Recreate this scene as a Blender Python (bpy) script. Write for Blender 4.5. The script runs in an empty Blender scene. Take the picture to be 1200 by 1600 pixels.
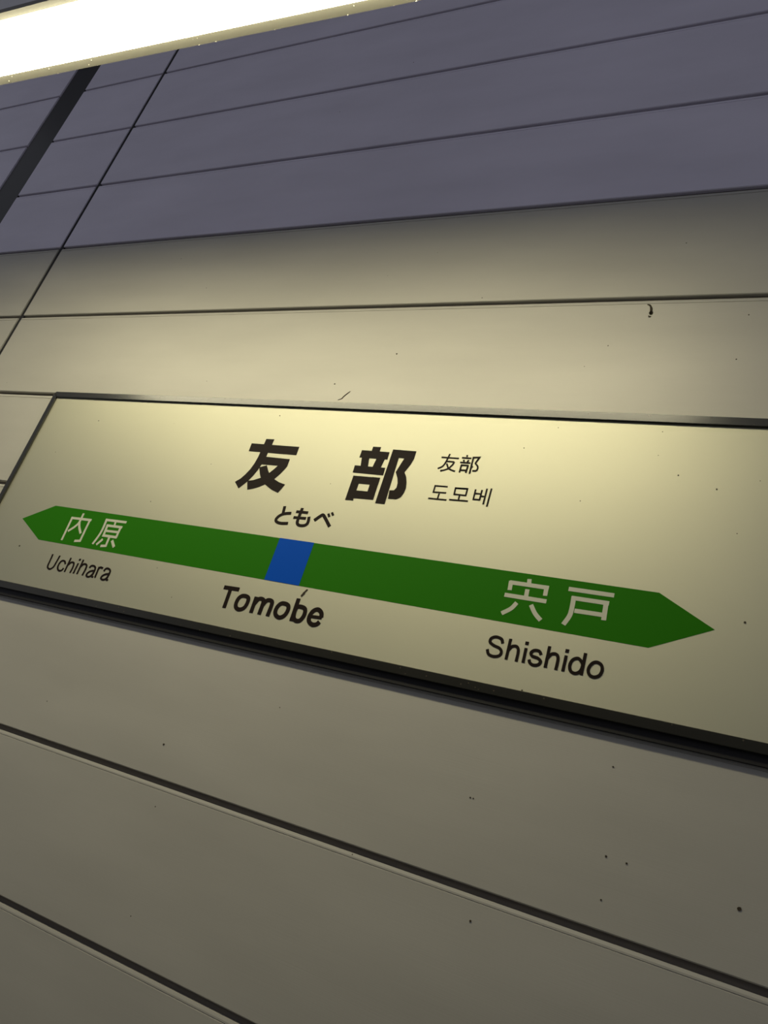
import bpy, bmesh, math, random
from mathutils import Matrix, Vector

# ------------------------------------------------------------------ camera, world, exposure
scene = bpy.context.scene
COL = scene.collection

cam_data = bpy.data.cameras.new("camera")
cam = bpy.data.objects.new("camera", cam_data)
COL.objects.link(cam)
cam_data.sensor_fit = 'VERTICAL'
cam_data.sensor_height = 32.0
cam_data.lens = 32.0 * 1190.576 / 1600.0
cam_data.clip_start = 0.01
ROT = Matrix(((0.88358517, -0.45783596, -0.09830301),
              (0.36867897, 0.80959290, -0.45676597),
              (0.28870930, 0.36734939, 0.88413877)))
AXES = Matrix(((1, 0, 0), (0, 0, -1), (0, 1, 0)))      # camera right, up, back at rest
M = (ROT @ AXES).to_4x4()
M.translation = Vector((1.52261, -0.87040, -1.56909))
cam.matrix_world = M
scene.camera = cam

world = bpy.data.worlds.new("evening_sky")
scene.world = world
world.use_nodes = True
bg = world.node_tree.nodes["Background"]
bg.inputs[0].default_value = (0.84, 0.87, 1.0, 1)
bg.inputs[1].default_value = 0.215

LAMP_RADIANCE = 27.5
LAMP_COLOR = (1.0, 0.92, 0.62, 1)

scene.view_settings.view_transform = 'Standard'
scene.view_settings.look = 'None'
scene.view_settings.gamma = 1.0
scene.view_settings.use_curve_mapping = False
scene.view_settings.exposure = 0.0

random.seed(4)

# ------------------------------------------------------------------ materials
def new_mat(name):
    m = bpy.data.materials.new(name)
    m.use_nodes = True
    nt = m.node_tree
    return m, nt, nt.nodes["Principled BSDF"]

def plain(name, col, rough=0.5, metal=0.0, spec=0.5):
    m, nt, b = new_mat(name)
    b.inputs["Base Color"].default_value = (*col, 1)
    b.inputs["Roughness"].default_value = rough
    b.inputs["Metallic"].default_value = metal
    b.inputs["Specular IOR Level"].default_value = spec
    return m

def speckled(name, col, rough, spec=0.5, cell=55.0, keep=0.93, size=0.05, tone=0.06, streak=(1, 1, 1),
             metal=0.0, bump=0.0):
    """Paint with a faint mottle and sparse dark fly specks."""
    m, nt, b = new_mat(name)
    N, Lk = nt.nodes, nt.links
    geo = N.new("ShaderNodeNewGeometry")
    # mottle
    mp = N.new("ShaderNodeMapping"); mp.inputs["Scale"].default_value = streak
    Lk.new(geo.outputs["Position"], mp.inputs[0])
    no = N.new("ShaderNodeTexNoise"); no.inputs["Scale"].default_value = 5.0; no.inputs["Detail"].default_value = 5
    Lk.new(mp.outputs[0], no.inputs["Vector"])
    mr = N.new("ShaderNodeMapRange")
    mr.inputs["From Min"].default_value = 0.3; mr.inputs["From Max"].default_value = 0.7
    mr.inputs["To Min"].default_value = 1 - tone; mr.inputs["To Max"].default_value = 1 + tone
    Lk.new(no.outputs["Fac"], mr.inputs["Value"])
    sc = N.new("ShaderNodeVectorMath"); sc.operation = 'SCALE'
    sc.inputs[0].default_value = col
    Lk.new(mr.outputs[0], sc.inputs["Scale"])
    # specks
    vo = N.new("ShaderNodeTexVoronoi"); vo.inputs["Scale"].default_value = cell
    Lk.new(geo.outputs["Position"], vo.inputs["Vector"])
    lt = N.new("ShaderNodeMath"); lt.operation = 'LESS_THAN'; lt.inputs[1].default_value = size
    Lk.new(vo.outputs["Distance"], lt.inputs[0])
    sep = N.new("ShaderNodeSeparateColor"); Lk.new(vo.outputs["Color"], sep.inputs[0])
    gt = N.new("ShaderNodeMath"); gt.operation = 'GREATER_THAN'; gt.inputs[1].default_value = keep
    Lk.new(sep.outputs[0], gt.inputs[0])
    mu = N.new("ShaderNodeMath"); mu.operation = 'MULTIPLY'
    Lk.new(lt.outputs[0], mu.inputs[0]); Lk.new(gt.outputs[0], mu.inputs[1])
    mx = N.new("ShaderNodeMix"); mx.data_type = 'RGBA'
    Lk.new(mu.outputs[0], mx.inputs["Factor"])
    Lk.new(sc.outputs[0], mx.inputs[6])
    mx.inputs[7].default_value = (0.07, 0.06, 0.04, 1)
    Lk.new(mx.outputs[2], b.inputs["Base Color"])
    b.inputs["Roughness"].default_value = rough
    b.inputs["Specular IOR Level"].default_value = spec
    b.inputs["Metallic"].default_value = metal
    if bump:
        mp2 = N.new("ShaderNodeMapping"); mp2.inputs["Scale"].default_value = (6, 6, 900)
        Lk.new(geo.outputs["Position"], mp2.inputs[0])
        n2 = N.new("ShaderNodeTexNoise"); n2.inputs["Scale"].default_value = 1.0; n2.inputs["Detail"].default_value = 3
        Lk.new(mp2.outputs[0], n2.inputs["Vector"])
        bp = N.new("ShaderNodeBump"); bp.inputs["Strength"].default_value = bump; bp.inputs["Distance"].default_value = 0.0004
        Lk.new(n2.outputs["Fac"], bp.inputs["Height"]); Lk.new(bp.outputs[0], b.inputs["Normal"])
    return m

MAT_CREAM = speckled("cream_panel_paint", (0.505, 0.485, 0.43), 0.50, 0.5, metal=0.16, cell=38, keep=0.95, size=0.035, bump=0.15, streak=(0.6, 1, 2.5))
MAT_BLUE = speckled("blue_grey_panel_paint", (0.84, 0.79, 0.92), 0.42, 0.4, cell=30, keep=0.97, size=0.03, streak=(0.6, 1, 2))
MAT_BACK = plain("joint_backing", (0.16, 0.142, 0.126), 0.8)
MAT_BLACK = plain("black_gloss_strip", (0.008, 0.007, 0.007), 0.3, spec=0.3)
MAT_FLOOR = speckled("added_floor_grey", (0.14, 0.14, 0.135), 0.5, cell=60, keep=0.8, size=0.2)
MAT_FRONT = speckled("added_wall_grey", (0.20, 0.20, 0.20), 0.7, 0.3, cell=20, keep=0.97, size=0.05, tone=0.15)
MAT_CEIL = plain("added_ceiling_grey", (0.5, 0.51, 0.54), 0.6)
MAT_FACE = speckled("sign_acrylic", (0.60, 0.585, 0.455), 0.58, 0.4, metal=0.92, cell=60, keep=0.93, size=0.045, tone=0.015)
MAT_FRAME = speckled("olive_bronze_frame", (0.018, 0.017, 0.011), 0.24, 0.75, cell=220, keep=0.9, size=0.2, tone=0.2)
MAT_SHADE = plain("black_shade", (0.008, 0.007, 0.007), 0.6)  # black standing in for the shade below the sign
MAT_GASKET = plain("black_gasket", (0.010, 0.009, 0.011), 0.7)
MAT_INK = plain("black_print", (0.012, 0.006, 0.004), 0.55, spec=0.12)
MAT_GREEN = plain("green_film", (0.021, 0.165, 0.002), 0.5, spec=0.08)
MAT_SKY = plain("blue_film", (0.0005, 0.075, 0.50), 0.5, spec=0.08)
MAT_WHITE = plain("white_print", (0.60, 0.60, 0.49), 0.45, spec=0.3)
MAT_HOUSING = plain("lamp_housing_paint", (0.17, 0.165, 0.14), 0.5)
MAT_CASE = plain("lamp_case_paint", (0.78, 0.77, 0.80), 0.5)
MAT_STEEL = plain("rod_steel", (0.35, 0.35, 0.36), 0.4, 0.8)
MAT_DIRT = plain("dried_dirt", (0.055, 0.043, 0.028), 0.8, spec=0.2)
MAT_FLECK = plain("pale_fleck", (0.8, 0.78, 0.66), 0.6)
def emit_mat():
    m, nt, b = new_mat("lit_diffuser")
    b.inputs["Base Color"].default_value = (0.8, 0.8, 0.78, 1)
    b.inputs["Emission Color"].default_value = LAMP_COLOR
    b.inputs["Emission Strength"].default_value = LAMP_RADIANCE
    return m
MAT_LIGHT = emit_mat()

# ------------------------------------------------------------------ mesh helpers
def link(name, mesh, mat, parent=None, loc=(0, 0, 0), smooth=False):
    if mat and not mesh.materials:
        mesh.materials.append(mat)
    o = bpy.data.objects.new(name, mesh)
    COL.objects.link(o)
    o.location = loc
    if parent:
        o.parent = parent
    return o

def mesh_from(name, verts, faces):
    me = bpy.data.meshes.new(name)
    me.from_pydata(verts, [], faces)
    bm = bmesh.new(); bm.from_mesh(me)
    bmesh.ops.recalc_face_normals(bm, faces=bm.faces)
    bm.to_mesh(me); bm.free()
    return me

def box(name, x0, x1, y0, y1, z0, z1, bevel=0.0):
    bm = bmesh.new()
    v = [bm.verts.new((x, y, z)) for x in (x0, x1) for y in (y0, y1) for z in (z0, z1)]
    for f in ((0, 1, 3, 2), (4, 6, 7, 5), (0, 4, 5, 1), (2, 3, 7, 6), (0, 2, 6, 4), (1, 5, 7, 3)):
        bm.faces.new([v[i] for i in f])
    bmesh.ops.recalc_face_normals(bm, faces=bm.faces)
    if bevel:
        bmesh.ops.bevel(bm, geom=bm.edges[:], offset=bevel, segments=2, affect='EDGES')
    me = bpy.data.meshes.new(name); bm.to_mesh(me); bm.free()
    return me

def extrude_profile(name, prof, x0, x1):
    """prof: closed list of (y, z); swept along x."""
    n = len(prof)
    vs = [(x0, y, z) for y, z in prof] + [(x1, y, z) for y, z in prof]
    fs = [(i, (i + 1) % n, n + (i + 1) % n, n + i) for i in range(n)]
    fs += [tuple(range(n)), tuple(range(2 * n - 1, n - 1, -1))]
    return mesh_from(name, vs, fs)

def prism(polys, y_back, y_front):
    """polys in (x, z) -> verts, faces of thin slabs between y_back and y_front."""
    V, F = [], []
    for p in polys:
        n = len(p); b = len(V)
        V += [(x, y_front, z) for x, z in p] + [(x, y_back, z) for x, z in p]
        F += [tuple(b + i for i in range(n)), tuple(b + n + i for i in reversed(range(n)))]
        F += [(b + i, b + (i + 1) % n, b + n + (i + 1) % n, b + n + i) for i in range(n)]
    return V, F

def catmull(pts, closed=False, sub=6):
    n = len(pts); out = []
    rng = range(n) if closed else range(n - 1)
    for i in rng:
        if closed:
            p0, p1, p2, p3 = pts[i - 1], pts[i], pts[(i + 1) % n], pts[(i + 2) % n]
        else:
            p1, p2 = pts[i], pts[i + 1]
            p0 = pts[i - 1] if i else (2 * p1[0] - p2[0], 2 * p1[1] - p2[1])
            p3 = pts[i + 2] if i + 2 < n else (2 * p2[0] - p1[0], 2 * p2[1] - p1[1])
        for k in range(sub):
            t = k / sub
            out.append(tuple(0.5 * (2 * p1[a] + (p2[a] - p0[a]) * t + (2 * p0[a] - 5 * p1[a] + 4 * p2[a] - p3[a]) * t * t
                                    + (3 * p1[a] - p0[a] - 3 * p2[a] + p3[a]) * t ** 3) for a in (0, 1)))
    if not closed:
        out.append(pts[-1])
    return out

def ribbon(pts, w, closed=False):
    """polyline with mitred joints -> list of quads."""
    n = len(pts); L, Rr = [], []
    for i in range(n):
        a = pts[i - 1] if (i or closed) else None
        c = pts[(i + 1) % n] if (i < n - 1 or closed) else None
        p = pts[i]
        def nrm(s, e):
            dx, dy = e[0] - s[0], e[1] - s[1]; l = math.hypot(dx, dy) or 1e-9
            return (-dy / l, dx / l)
        if a is None: nx, ny = nrm(p, c); k = 1
        elif c is None: nx, ny = nrm(a, p); k = 1
        else:
            n1, n2 = nrm(a, p), nrm(p, c)
            nx, ny = n1[0] + n2[0], n1[1] + n2[1]; l = math.hypot(nx, ny) or 1e-9
            nx, ny = nx / l, ny / l
            k = 1 / max(0.45, nx * n1[0] + ny * n1[1])
        h = w / 2 * k
        L.append((p[0] + nx * h, p[1] + ny * h)); Rr.append((p[0] - nx * h, p[1] - ny * h))
    q = []
    for i in range(n if closed else n - 1):
        j = (i + 1) % n
        q.append([L[i], L[j], Rr[j], Rr[i]])
    return q

def lettering_mesh(name, items, y_back, y_front):
    polys = []
    for kind, w, pts in items:
        if kind == 'p': polys.append([pts])
        elif kind == 'l': polys.append(ribbon(pts, w))
        elif kind == 'c': polys.append(ribbon(catmull(pts), w))
        elif kind == 'o': polys.append(ribbon(catmull(pts, True), w, True))
        elif kind == 'd':
            x, z = pts[0]; h = w * 0.56
            polys.append([[(x - h, z - h), (x + h, z - h), (x + h, z + h), (x - h, z + h)]])
    V, F = [], []
    for i, group in enumerate(polys):          # each stroke a hair prouder than the last, so crossings stay clean
        v, f = prism([[(x / 1000, z / 1000) for x, z in p] for p in group], y_back, y_front - i * 1.5e-5)
        F += [tuple(j + len(V) for j in q) for q in f]; V += v
    return mesh_from(name, V, F)

def empty(name, loc=(0, 0, 0), rz=0.0):
    o = bpy.data.objects.new(name, None)
    COL.objects.link(o); o.location = loc; o.rotation_euler = (0, 0, rz)
    return o

# ------------------------------------------------------------------ setting
FLOOR_Z, CEIL_Z = -3.02, 1.30
wall = link("wall_back", box("wall_back", -2.3, 3.7, 0.0062, 0.10, FLOOR_Z, CEIL_Z), MAT_BACK)
wall["kind"] = "structure"
wf = link("added_wall_front", box("added_wall_front", -2.3, 3.7, -3.72, -3.6, FLOOR_Z, -0.30), MAT_FRONT); wf["kind"] = "structure"  # unseen wall, added so the sign reflects something dim and sky enters above
fl = link("floor", box("floor", -2.3, 3.7, -3.72, 0.10, FLOOR_Z - 0.1, FLOOR_Z), MAT_FLOOR); fl["kind"] = "structure"  # unseen floor, added for its part in the lighting and reflections
ce = link("ceiling", box("ceiling", -2.3, 3.7, -1.0, 0.10, CEIL_Z, CEIL_Z + 0.08), MAT_CEIL); ce["kind"] = "structure"  # unseen ceiling, added to shape the light; the lamp rods reach it

PITCH = 0.2
def panel_mesh(name, x0, x1):
    """Folded sheet cladding panel: z = 0 at the joint line below it, face at y = 0."""
    lo, hi = 0.0034, PITCH - 0.0040
    prof = [(0.0060, lo), (0.0012, lo), (0.0, lo + 0.0012), (0.0, hi - 0.0062), (0.0007, hi - 0.0058), (0.0007, hi - 0.0054),
            (0.0, hi - 0.0050), (0.0, hi - 0.0032), (0.0007, hi), (0.0060, hi)]
    return extrude_profile(name, prof, x0, x1)
COLUMNS = [(-2.25, -0.394), (-0.292, -0.0062), (0.0062, 1.799), (1.809, 3.65)]
PANELS = {}
for ci, (a, b) in enumerate(COLUMNS):
    src = {True: panel_mesh("panel", a, b), False: panel_mesh("panel", a, b)}
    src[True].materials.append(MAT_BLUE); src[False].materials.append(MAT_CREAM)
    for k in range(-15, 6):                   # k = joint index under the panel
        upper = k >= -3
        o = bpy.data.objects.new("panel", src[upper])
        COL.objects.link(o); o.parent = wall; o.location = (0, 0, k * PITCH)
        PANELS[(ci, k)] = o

for x in (0.0, 1.804):
    link("joint_gasket", box("joint_gasket", x - 0.0060, x + 0.0060, 0.0025, 0.0060, FLOOR_Z, CEIL_Z), MAT_GASKET, wall)
strip = link("trim_1", box("trim_1", -0.391, -0.295, 0.0025, 0.0060, FLOOR_Z, CEIL_Z, 0.001), MAT_BLACK)
strip["kind"] = "structure"

# dried insects and dirt stuck to the panels
def dirt(parent, centre, paths, name="dirt_mark", y0=0.0, zoff=0.0, mat=MAT_DIRT):
    """paths: list of (width_mm, [(dx, dz) mm ...]) relative to centre (x, z)."""
    polys = []
    for w, pts in paths:
        pts = catmull(pts, sub=3) if len(pts) > 2 else pts
        n = len(pts)
        L, Rr = [], []
        for i, p in enumerate(pts):
            a, c = pts[max(0, i - 1)], pts[min(n - 1, i + 1)]
            dx, dz = c[0] - a[0], c[1] - a[1]; l = math.hypot(dx, dz) or 1e-9
            h = w / 2 * (0.35 + 0.65 * math.sin(math.pi * (i + 0.5) / n)) * random.uniform(0.8, 1.15)
            L.append((p[0] - dz / l * h, p[1] + dx / l * h)); Rr.append((p[0] + dz / l * h, p[1] - dx / l * h))
        polys.append([(centre[0] + x / 1000, centre[1] + zoff + z / 1000) for x, z in L + Rr[::-1]])
    V, F = prism(polys, y0, y0 - 0.0006)
    return link(name, mesh_from(name, V, F), mat, parent)

def speck(parent, x, z, r, y0=0.0, zoff=0.0):
    return dirt(parent, (x, z), [(r * 2, [(-r, -r * .3), (0, 0), (r, r * .4)])], y0=y0, zoff=zoff)

def zo(k): return -k * PITCH
P = PANELS
dirt(P[(2, -5)], (1.3318, -0.8100), [(3.2, [(-1, -1), (3, -3), (5.5, -9), (6, -15), (6.5, -19)]), (5.2, [(5.6, -13), (6.2, -16), (6.6, -19.5)]), (2.0, [(3.5, -21), (5, -23), (7, -22)])], zoff=zo(-5))
dirt(P[(2, -5)], (0.8872, -0.9891), [(1.0, [(0, 0), (5, 2), (8, 4)]), (1.5, [(5.5, 2), (10, 9), (17, 17)])], zoff=zo(-5))
for x, z, r, k in ((0.9632, -0.8984, 1.1, -5), (0.8701, -0.9587, 1.0, -5), (1.4622, -0.8327, .7, -5), (1.455, -0.905, .8, -5),
                   (1.2495, -1.5105, .8, -8), (1.2530, -1.5105, .6, -8), (1.2806, -1.6282, 1.0, -9), (1.4018, -1.5288, 1.0, -8),
                   (1.4222, -1.5296, .9, -8), (1.4041, -1.5694, .8, -8), (1.5264, -1.5395, 1.7, -8), (0.8167, -1.5542, 1.2, -8),
                   (1.3934, -1.4405, .8, -8)):
    speck(P[(2, k)], x, z, r, zoff=zo(k))

# ------------------------------------------------------------------ station sign
LETTERING = {
  'tomobe_kanji_tomo': [
    ('p', 0.0, [(-147.3,117.4),(-55.5,117.0),(-55.2,102.1),(-147.0,102.8)]),
    ('p', 0.0, [(-122.5,127.2),(-107.1,127.5),(-107.7,115.4),(-109.2,102.6),(-109.5,91.7),(-112.6,80.1),(-115.5,69.6),(-119.8,59.4),(-125.4,49.7),(-131.9,41.6),(-137.2,35.3),(-149.0,46.0),(-140.7,52.9),(-134.8,61.0),(-129.7,70.7),(-126.3,81.5),(-124.3,92.9),(-123.9,103.6),(-123.1,116.1)]),
    ('p', 0.0, [(-116.6,95.2),(-63.9,94.1),(-63.8,81.4),(-67.3,73.7),(-72.2,65.3),(-78.5,57.4),(-85.5,51.0),(-92.1,46.5),(-100.8,41.3),(-110.1,37.4),(-119.7,34.7),(-126.4,49.9),(-115.4,52.3),(-104.0,57.3),(-97.4,61.9),(-91.7,67.0),(-85.6,74.4),(-80.9,81.1),(-113.1,81.2)]),
    ('p', 0.0, [(-114.3,75.5),(-101.5,80.0),(-96.4,72.4),(-91.7,67.0),(-85.0,61.3),(-77.1,56.9),(-67.0,52.8),(-54.9,50.0),(-62.0,34.8),(-75.6,39.0),(-90.9,46.6),(-101.7,54.7),(-107.8,63.3)]),
  ],
  'tomobe_kanji_be': [
    ('p', 0.0, [(72.4,126.3),(85.7,126.5),(85.7,117.9),(72.4,117.6)]),
    ('p', 0.0, [(55.8,119.1),(102.1,118.9),(102.5,106.4),(55.7,106.4)]),
    ('p', 0.0, [(59.7,107.6),(72.2,108.0),(74.9,92.2),(62.6,92.4)]),
    ('p', 0.0, [(84.8,107.8),(98.3,107.6),(96.2,92.3),(82.7,92.3)]),
    ('p', 0.0, [(52.8,92.6),(103.6,92.5),(104.1,80.1),(53.4,80.7)]),
    ('p', 0.0, [(56.5,75.4),(69.2,75.5),(69.7,35.4),(56.6,35.1)]),
    ('p', 0.0, [(56.5,75.4),(100.8,75.6),(101.1,63.5),(56.9,63.3)]),
    ('p', 0.0, [(87.8,75.9),(100.8,75.6),(101.1,39.8),(88.1,39.9)]),
    ('p', 0.0, [(67.0,51.9),(91.7,51.9),(101.1,39.8),(68.0,39.3)]),
    ('p', 0.0, [(106.5,123.8),(119.5,123.7),(121.2,35.0),(106.1,35.0)]),
    ('p', 0.0, [(106.5,123.8),(144.0,123.3),(144.2,111.2),(141.7,101.2),(135.9,88.1),(141.0,80.6),(144.2,71.9),(145.9,63.0),(145.1,55.2),(142.3,48.2),(136.5,44.3),(123.8,43.9),(121.9,57.1),(128.9,57.8),(131.4,62.2),(130.9,69.5),(128.3,77.2),(122.4,86.9),(125.2,97.5),(129.1,110.6),(109.7,110.9)]),
  ],
  'small_kanji': [
    ('l', 2.1, [(185.5,116.7),(211.6,116.7)]),
    ('c', 2.1, [(196.5,122.8),(195.4,116.4),(193.5,107.9),(190.6,102.1),(184.6,98.2)]),
    ('l', 2.1, [(195.0,110.8),(206.3,110.6)]),
    ('c', 2.1, [(206.3,110.6),(204.6,105.3),(200.6,99.8),(195.9,97.0),(189.4,95.1)]),
    ('c', 2.1, [(196.0,107.1),(199.6,101.1),(204.0,98.1),(211.3,96.0)]),
    ('l', 2.1, [(222.4,122.9),(223.0,120.2)]),
    ('l', 2.1, [(216.0,118.3),(230.0,118.2)]),
    ('l', 2.1, [(219.4,115.1),(220.3,112.6)]),
    ('l', 2.1, [(226.8,115.2),(225.4,111.8)]),
    ('l', 2.1, [(215.2,110.7),(230.4,110.7)]),
    ('l', 2.1, [(218.2,106.8),(218.3,94.8)]),
    ('l', 2.1, [(217.2,106.4),(228.4,106.5)]),
    ('l', 2.1, [(228.0,106.9),(227.7,95.0)]),
    ('l', 2.1, [(218.8,98.6),(228.3,98.8)]),
    ('l', 2.1, [(232.5,120.6),(233.4,94.1)]),
    ('l', 2.1, [(231.8,119.7),(241.3,120.6),(237.6,110.7)]),
    ('c', 2.1, [(237.6,110.7),(241.7,107.0),(243.0,103.0),(241.5,99.5),(236.3,99.0)]),
  ],
  'hangul': [
    ('l', 2.0, [(207.5,71.1),(188.8,71.0),(189.0,60.9),(207.7,61.5)]),
    ('l', 2.0, [(198.0,59.4),(197.9,51.1)]),
    ('l', 2.0, [(184.1,50.8),(211.3,50.8)]),
    ('l', 2.0, [(219.4,70.2),(236.8,70.6),(236.8,60.3),(219.9,60.6),(219.4,70.2),(236.8,70.6)]),
    ('l', 2.0, [(228.2,59.6),(228.3,52.2)]),
    ('l', 2.0, [(215.1,51.8),(242.2,52.2)]),
    ('l', 2.0, [(248.5,71.0),(249.0,55.8),(257.9,56.0),(257.6,70.9)]),
    ('l', 2.0, [(249.0,64.9),(257.7,64.7)]),
    ('l', 2.0, [(258.0,61.6),(264.9,61.2)]),
    ('l', 2.0, [(264.1,73.5),(264.5,49.7)]),
    ('l', 2.0, [(270.2,74.3),(270.3,46.9)]),
  ],
  'hiragana': [
    ('l', 4.7, [(-40.6,14.2),(-39.0,1.8)]),
    ('c', 4.7, [(-25.1,4.0),(-35.9,2.1),(-42.9,-1.6),(-46.7,-6.5),(-46.7,-10.4),(-42.3,-13.3),(-34.6,-13.9),(-24.1,-12.7)]),
    ('c', 4.7, [(-9.2,14.4),(-9.5,4.1),(-9.6,-6.1),(-8.3,-10.8),(-4.7,-13.3),(2.5,-13.4),(7.6,-10.8),(8.8,-5.9),(7.3,1.8)]),
    ('l', 4.2, [(-17.4,7.6),(3.1,8.1)]),
    ('l', 4.2, [(-18.5,-2.1),(3.1,-1.3)]),
    ('c', 5.0, [(17.9,-3.1),(25.8,5.2),(29.6,7.1),(34.1,3.3),(46.7,-9.5)]),
    ('l', 3.4, [(37.4,10.3),(40.7,5.4)]),
    ('l', 3.4, [(42.5,12.8),(46.1,8.4)]),
  ],
  'uchihara_kanji': [
    ('l', 4.3, [(-454.6,-51.7),(-453.8,-95.5)]),
    ('l', 4.3, [(-456.9,-53.2),(-408.6,-52.3)]),
    ('l', 4.3, [(-412.0,-51.1),(-411.7,-91.3),(-424.4,-93.0)]),
    ('c', 4.3, [(-433.2,-42.1),(-433.3,-57.8),(-437.7,-66.9),(-449.4,-78.0)]),
    ('c', 4.3, [(-434.0,-57.3),(-428.6,-67.0),(-418.5,-78.4)]),
    ('l', 4.3, [(-377.9,-47.8),(-330.6,-47.2)]),
    ('c', 4.3, [(-375.7,-46.9),(-374.8,-62.9),(-375.9,-76.1),(-381.2,-93.3)]),
    ('l', 3.6, [(-354.1,-49.2),(-353.0,-55.0)]),
    ('l', 4.3, [(-370.0,-57.4),(-334.5,-56.9)]),
    ('l', 4.0, [(-366.5,-67.0),(-337.8,-66.2)]),
    ('l', 4.4, [(-368.7,-75.7),(-336.1,-75.4)]),
    ('l', 4.3, [(-368.1,-55.6),(-366.2,-77.5)]),
    ('l', 4.3, [(-337.8,-55.5),(-337.6,-76.5)]),
    ('l', 4.3, [(-352.1,-77.8),(-351.0,-92.6),(-362.1,-94.3)]),
    ('l', 4.3, [(-364.1,-82.3),(-372.3,-93.3)]),
    ('l', 4.8, [(-343.1,-81.9),(-332.5,-92.7)]),
  ],
  'shishido_kanji': [
    ('l', 5.3, [(349.6,-45.7),(350.3,-51.6)]),
    ('l', 5.3, [(326.2,-53.5),(375.4,-53.6)]),
    ('l', 5.3, [(327.3,-51.5),(328.3,-63.8)]),
    ('l', 5.3, [(372.5,-52.4),(373.0,-64.2)]),
    ('l', 5.3, [(350.0,-59.4),(350.4,-71.3)]),
    ('l', 5.3, [(323.4,-70.7),(376.1,-71.1)]),
    ('c', 5.3, [(340.9,-78.5),(335.5,-87.1),(325.4,-95.1)]),
    ('c', 5.3, [(358.7,-78.4),(365.8,-88.2),(374.3,-95.6)]),
    ('l', 5.3, [(399.1,-51.0),(452.5,-51.0)]),
    ('l', 5.3, [(404.6,-61.7),(448.5,-61.7)]),
    ('c', 5.6, [(407.0,-59.4),(407.5,-71.6),(406.8,-83.9),(401.7,-96.2)]),
    ('l', 5.6, [(445.1,-60.0),(446.0,-83.1)]),
    ('l', 5.3, [(411.1,-77.1),(443.9,-76.9)]),
  ],
  'shishido_latin': [
    ('c', 3.4, [(335.9,-131.9),(332.9,-126.8),(325.8,-125.4),(320.4,-128.4),(320.3,-133.2),(325.8,-136.3),(333.0,-138.3),(336.7,-142.3),(335.2,-147.2),(329.1,-149.5),(322.0,-148.0),(318.9,-142.3)]),
    ('l', 3.4, [(344.1,-124.5),(344.3,-150.4)]),
    ('c', 3.4, [(344.2,-139.5),(347.8,-133.5),(353.5,-132.6),(356.5,-137.8),(356.8,-150.5)]),
    ('l', 3.4, [(364.8,-132.2),(365.1,-150.3)]),
    ('d', 3.4, [(364.6,-126.3)]),
    ('c', 3.4, [(383.9,-136.9),(380.9,-133.1),(375.1,-133.1),(371.8,-136.8),(374.1,-140.3),(380.8,-141.6),(384.9,-144.7),(383.1,-149.0),(377.7,-150.7),(373.1,-148.8),(371.3,-145.1)]),
    ('l', 3.4, [(391.6,-124.9),(391.7,-150.9)]),
    ('c', 3.4, [(391.8,-139.8),(395.6,-133.8),(401.1,-133.0),(404.1,-137.8),(404.2,-151.2)]),
    ('l', 3.4, [(412.5,-132.3),(412.3,-151.2)]),
    ('d', 3.4, [(412.5,-126.7)]),
    ('o', 3.4, [(431.4,-136.9),(426.4,-133.0),(420.8,-135.8),(418.7,-142.6),(421.0,-149.1),(426.2,-150.8),(431.1,-147.7),(432.8,-141.0)]),
    ('l', 3.4, [(433.4,-125.3),(433.3,-151.4)]),
    ('o', 3.4, [(447.0,-133.4),(442.2,-136.6),(439.9,-143.4),(442.2,-149.2),(447.8,-150.8),(453.1,-147.6),(454.9,-141.0),(452.6,-135.2)]),
  ],
  'uchihara_latin': [
    ('c', 2.7, [(-457.7,-122.1),(-456.9,-131.7),(-456.5,-142.3),(-453.7,-146.8),(-447.8,-148.0),(-442.4,-143.2),(-441.2,-134.2),(-440.1,-122.3)]),
    ('c', 2.7, [(-419.3,-134.9),(-424.0,-130.4),(-430.7,-131.0),(-433.5,-137.8),(-431.5,-144.5),(-426.3,-147.8),(-421.0,-146.5),(-418.9,-142.1)]),
    ('l', 2.7, [(-413.3,-122.7),(-413.1,-148.2)]),
    ('c', 2.7, [(-412.1,-135.4),(-407.9,-130.1),(-401.9,-130.8),(-399.7,-137.6),(-400.2,-148.2)]),
    ('l', 2.7, [(-392.1,-129.6),(-392.5,-148.0)]),
    ('d', 2.7, [(-392.2,-123.3)]),
    ('l', 2.7, [(-384.3,-122.2),(-384.0,-147.9)]),
    ('c', 2.7, [(-383.3,-134.7),(-379.3,-129.2),(-372.4,-130.2),(-370.7,-137.4),(-371.6,-148.3)]),
    ('c', 2.7, [(-363.9,-133.8),(-361.8,-130.1),(-356.4,-129.3),(-351.6,-131.8),(-350.2,-137.2),(-350.6,-146.1),(-347.0,-147.8)]),
    ('c', 2.7, [(-351.1,-136.8),(-358.5,-139.0),(-363.0,-143.6),(-362.1,-147.5),(-357.1,-148.6),(-352.4,-145.4),(-350.6,-139.6)]),
    ('l', 2.7, [(-344.2,-129.0),(-343.0,-147.9)]),
    ('c', 2.7, [(-344.5,-135.3),(-341.6,-129.8),(-335.5,-130.4)]),
    ('c', 2.7, [(-330.7,-134.9),(-328.5,-130.1),(-323.3,-129.4),(-318.2,-132.0),(-316.8,-137.9),(-317.6,-146.7),(-313.9,-148.2)]),
    ('c', 2.7, [(-317.8,-137.5),(-325.0,-139.7),(-329.7,-143.7),(-329.2,-147.5),(-323.9,-148.7),(-319.1,-146.0),(-317.3,-140.2)]),
  ],
  'tomobe_latin': [
    ('l', 5.4, [(-91.2,-125.2),(-63.7,-124.6)]),
    ('l', 5.4, [(-78.8,-124.4),(-77.5,-155.4)]),
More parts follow.
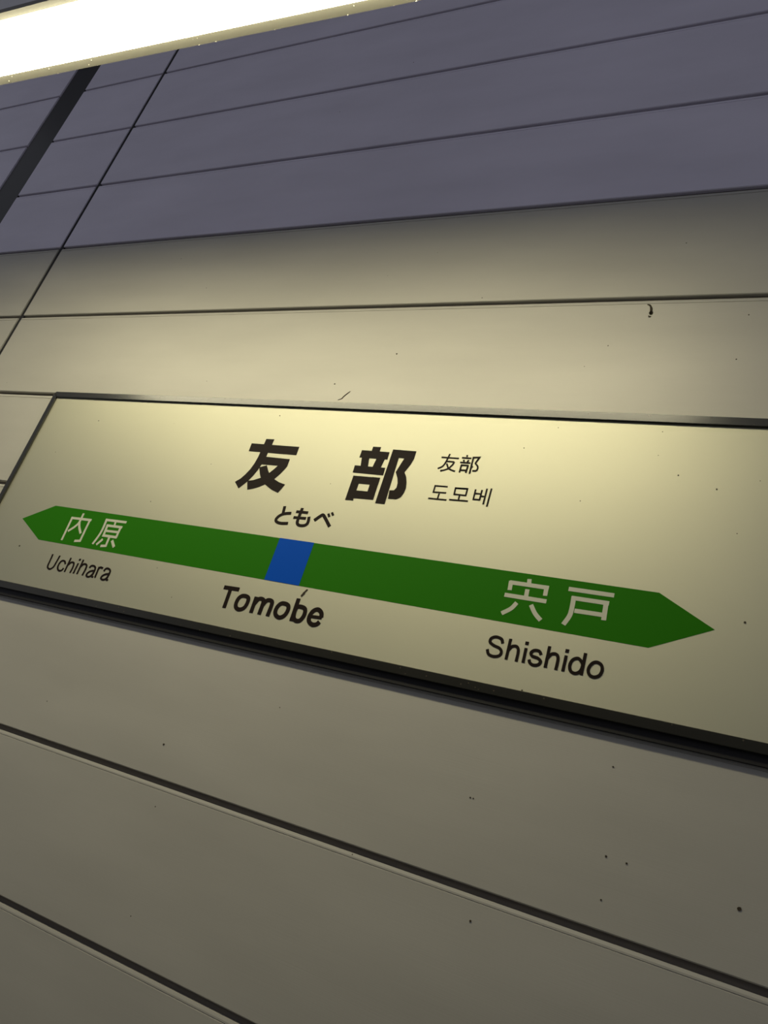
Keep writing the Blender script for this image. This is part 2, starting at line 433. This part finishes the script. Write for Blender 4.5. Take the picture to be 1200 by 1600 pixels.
    ('o', 5.4, [(-52.9,-132.6),(-58.7,-137.0),(-60.1,-145.4),(-57.3,-151.5),(-50.4,-153.3),(-43.7,-149.3),(-41.5,-140.8),(-43.8,-133.8)]),
    ('l', 5.4, [(-30.3,-130.5),(-29.7,-154.9)]),
    ('c', 5.4, [(-29.6,-141.1),(-24.7,-132.9),(-17.1,-133.2),(-15.7,-140.2),(-15.6,-155.1)]),
    ('c', 5.4, [(-15.4,-140.9),(-10.6,-132.8),(-2.6,-133.0),(-0.9,-139.9),(-1.1,-155.0)]),
    ('o', 5.4, [(15.7,-132.9),(10.2,-137.4),(8.7,-145.5),(12.0,-151.4),(19.3,-153.4),(25.6,-149.0),(27.8,-140.8),(25.1,-134.2)]),
    ('l', 5.4, [(38.3,-122.0),(38.9,-155.2)]),
    ('o', 5.4, [(40.4,-134.5),(46.9,-133.0),(53.8,-135.3),(55.7,-143.2),(52.6,-151.4),(46.4,-153.4),(41.0,-149.9),(39.3,-141.7)]),
    ('l', 3.8, [(63.7,-143.7),(83.8,-142.8)]),
    ('c', 5.4, [(82.8,-142.7),(80.5,-136.1),(74.0,-132.4),(67.5,-135.5),(64.5,-143.7),(66.5,-151.0),(73.1,-154.3),(79.4,-152.6),(82.3,-148.5)]),
  ],
}

SX, SZ = 0.91, -1.2                         # sign centre on the wall
X0, X1, Z0, Z1 = -0.6585, 0.6585, -0.1955, 0.2
sign = empty("station_sign", (SX, 0, SZ))
sign["label"] = "wide white station name sign with green arrow band and dark olive frame"
sign["category"] = "sign"
RW, CH, YF, YP = 0.0118, 0.004, -0.0105, -0.0068
def rail(name, poly):
    V, F = prism([poly], 0.0, YF)
    me = mesh_from(name, V, F)
    bm = bmesh.new(); bm.from_mesh(me)
    ed = [e for e in bm.edges if all(abs(v.co.y - YF) < 1e-6 for v in e.verts)]
    bmesh.ops.bevel(bm, geom=ed, offset=0.0006, segments=1, affect='EDGES')
    bm.to_mesh(me); bm.free()
    return link(name, me, MAT_FRAME, sign)
h = CH / 2
rail("frame_rail", [(X0 + h, Z1 - h), (X0 + CH, Z1), (X1 - CH, Z1), (X1 - h, Z1 - h), (X1 - RW, Z1 - RW), (X0 + RW, Z1 - RW)])
rail("frame_rail", [(X0 + h, Z0 + h), (X0 + RW, Z0 + RW), (X1 - RW, Z0 + RW), (X1 - h, Z0 + h), (X1 - CH, Z0), (X0 + CH, Z0)])
LW = 0.0100
rail("frame_rail", [(X0 + h, Z1 - h), (X0 + LW, Z1 - RW), (X0 + LW, Z0 + RW), (X0 + h, Z0 + h), (X0, Z0 + CH), (X0, Z1 - CH)])
rail("frame_rail", [(X1 - h, Z1 - h), (X1, Z1 - CH), (X1, Z0 + CH), (X1 - h, Z0 + h), (X1 - LW, Z0 + RW), (X1 - LW, Z1 - RW)])
link("shade_strip", box("shade_strip", X0 + 0.004, X1 - 0.004, -0.0055, 0.0, Z0 - 0.011, Z0), MAT_SHADE, sign)  # added black strip: widens the dark shade band and shadow under the frame
face = link("face_panel", box("face_panel", X0 + 0.006, X1 - 0.006, YP, -0.001, Z0 + 0.007, Z1 - 0.007), MAT_FACE, sign)

def flat(name, poly, mat, y_back, y_front, parent):
    V, F = prism([[(x / 1000, z / 1000) for x, z in poly]], y_back, y_front)
    return link(name, mesh_from(name, V, F), mat, parent)
E1, E2, E3 = YP - 0.0002, YP - 0.0004, YP + 0.0002
GREEN = [(-572.2, -67.7), (-507.4, -35.0), (500.9, -39.8), (563.7, -73.6), (499.2, -106.4), (-507.6, -101.2)]
flat("arrow_band", GREEN, MAT_GREEN, E3, E1, face)["label"] = "long green band pointed at both ends"
flat("marker_square", [(-28.2, -37.1), (31.2, -37.3), (31.2, -103.9), (-28.2, -103.6)], MAT_SKY, E3, E2, face)["label"] = "blue square in the green band"
SPLIT = {"uchihara_kanji": 5, "shishido_kanji": 8}      # two characters each
PIECES = []
for key, items in LETTERING.items():
    n = SPLIT.get(key)
    PIECES += [(key, items[:n]), (key, items[n:])] if n else [(key, items)]
for key, items in PIECES:
    gain = {"small_kanji": 1.12, "hangul": 1.12, "uchihara_latin": 1.18, "shishido_latin": 1.08, "tomobe_latin": 1.13}.get(key, 1.0)
    items = [(a, w * gain, p) for a, w, p in items]
    white = key in SPLIT
    name = {"tomobe_kanji_tomo": "heading_character", "tomobe_kanji_be": "heading_character", "small_kanji": "small_lettering",
            "hangul": "hangul_lettering", "hiragana": "hiragana_lettering"}.get(key, "band_character" if white else "romaji_lettering")
    link(name, lettering_mesh(name, items, E3, E2), MAT_WHITE if white else MAT_INK, face)
# dried insect near the romaji and a few specks on the sign face
dirt(face, (0.0410, -0.1175), [(3.4, [(-.5, -1), (2, 3), (3, 6)]), (2.2, [(2.5, 5), (5, 9), (6.5, 10)])], y0=YP)
for x, z, r in ((0.3713, -0.1824, .9), (-0.115, 0.172, .8), (-0.508, 0.142, .7), (0.235, 0.105, .9), (0.30, 0.14, .6), (0.50, 0.115, .8),
                (0.545, 0.10, .8), (-0.30, -0.005, .6), (0.592, -0.06, 1.1), (-0.545, -0.118, 1.2)):
    speck(face, x, z, r, y0=YP)

# ------------------------------------------------------------------ fluorescent lamp over the sign
LAMP_L = 0.73
lamp = empty("fluorescent_lamp", (0.630, -0.4511, -0.670), math.atan(0.0248))
lamp["label"] = "long lit fluorescent ceiling lamp with shallow metal trough hanging above the sign"
lamp["category"] = "lamp"
D = 0.0035
for s in (1, -1):                            # trough sides with an inward bevelled lip
    prof = [(s * 0.0497, 0.0), (s * 0.0497, 0.010), (s * 0.0384, 0.010), (s * 0.0384, D)]
    link("lip", extrude_profile("lip", prof, -LAMP_L, LAMP_L), MAT_HOUSING, lamp)
case = [(-0.0497, 0.010), (-0.0497, 0.060), (-0.0450, 0.065), (0.0450, 0.065), (0.0497, 0.060), (0.0497, 0.010),
        (0.0470, 0.010), (0.0470, 0.050), (-0.0470, 0.050), (-0.0470, 0.010)]
link("housing", extrude_profile("housing", case, -LAMP_L, LAMP_L), MAT_CASE, lamp)
for s in (1, -1):
    link("end_cap", box("end_cap", s * LAMP_L, s * (LAMP_L + 0.012), -0.0497, 0.0497, 0.0, 0.065, 0.0), MAT_CASE, lamp)
BULGE = 0.0070                               # gently bowed acrylic, lowest along its middle
prof = [(0.0382, 0.030), (-0.0382, 0.030)]
for i in range(17):
    t = -1 + 2 * i / 16
    prof.append((0.0382 * t, D - 0.0002 - (BULGE + D) * (1 - t * t)))
link("diffuser", extrude_profile("diffuser", prof, -LAMP_L, LAMP_L), MAT_LIGHT, lamp)
for x in (-0.5, 0.5):
    bm = bmesh.new()
    bmesh.ops.create_cone(bm, cap_ends=True, segments=16, radius1=0.006, radius2=0.006, depth=CEIL_Z + 0.67 - 0.06)
    me = bpy.data.meshes.new("hanger_rod"); bm.to_mesh(me); bm.free()
    link("hanger_rod", me, MAT_STEEL, lamp, (x, 0, 0.06 + (CEIL_Z + 0.67 - 0.06) / 2))
# crumbs of dust and insects caught along the lips
V, F = [], []
for i in range(46):
    s = 1 if i % 5 else -1
    x = random.uniform(-LAMP_L, LAMP_L * 0.9); y = s * (0.0497 - random.choice((0, 0, 0, 0.003, 0.008))); r = random.uniform(0.0004, 0.0012)
    z = (0.0497 - abs(y)) * D / 0.0113
    b = len(V)
    for dx, dy, dz in ((1, 0, 0), (-1, 0, 0), (0, 1, 0), (0, -1, 0), (0, 0, .8), (0, 0, -.8)):
        V.append((x + dx * r * random.uniform(.6, 1.6), y + dy * r, z + dz * r))
    for a in (0, 1):
        for c in (2, 3):
            for d in (4, 5):
                F.append((b + a, b + c, b + d))
cr = link("dust_crumbs", mesh_from("dust_crumbs", V, F), MAT_FLECK, lamp)
cr["kind"] = "stuff"
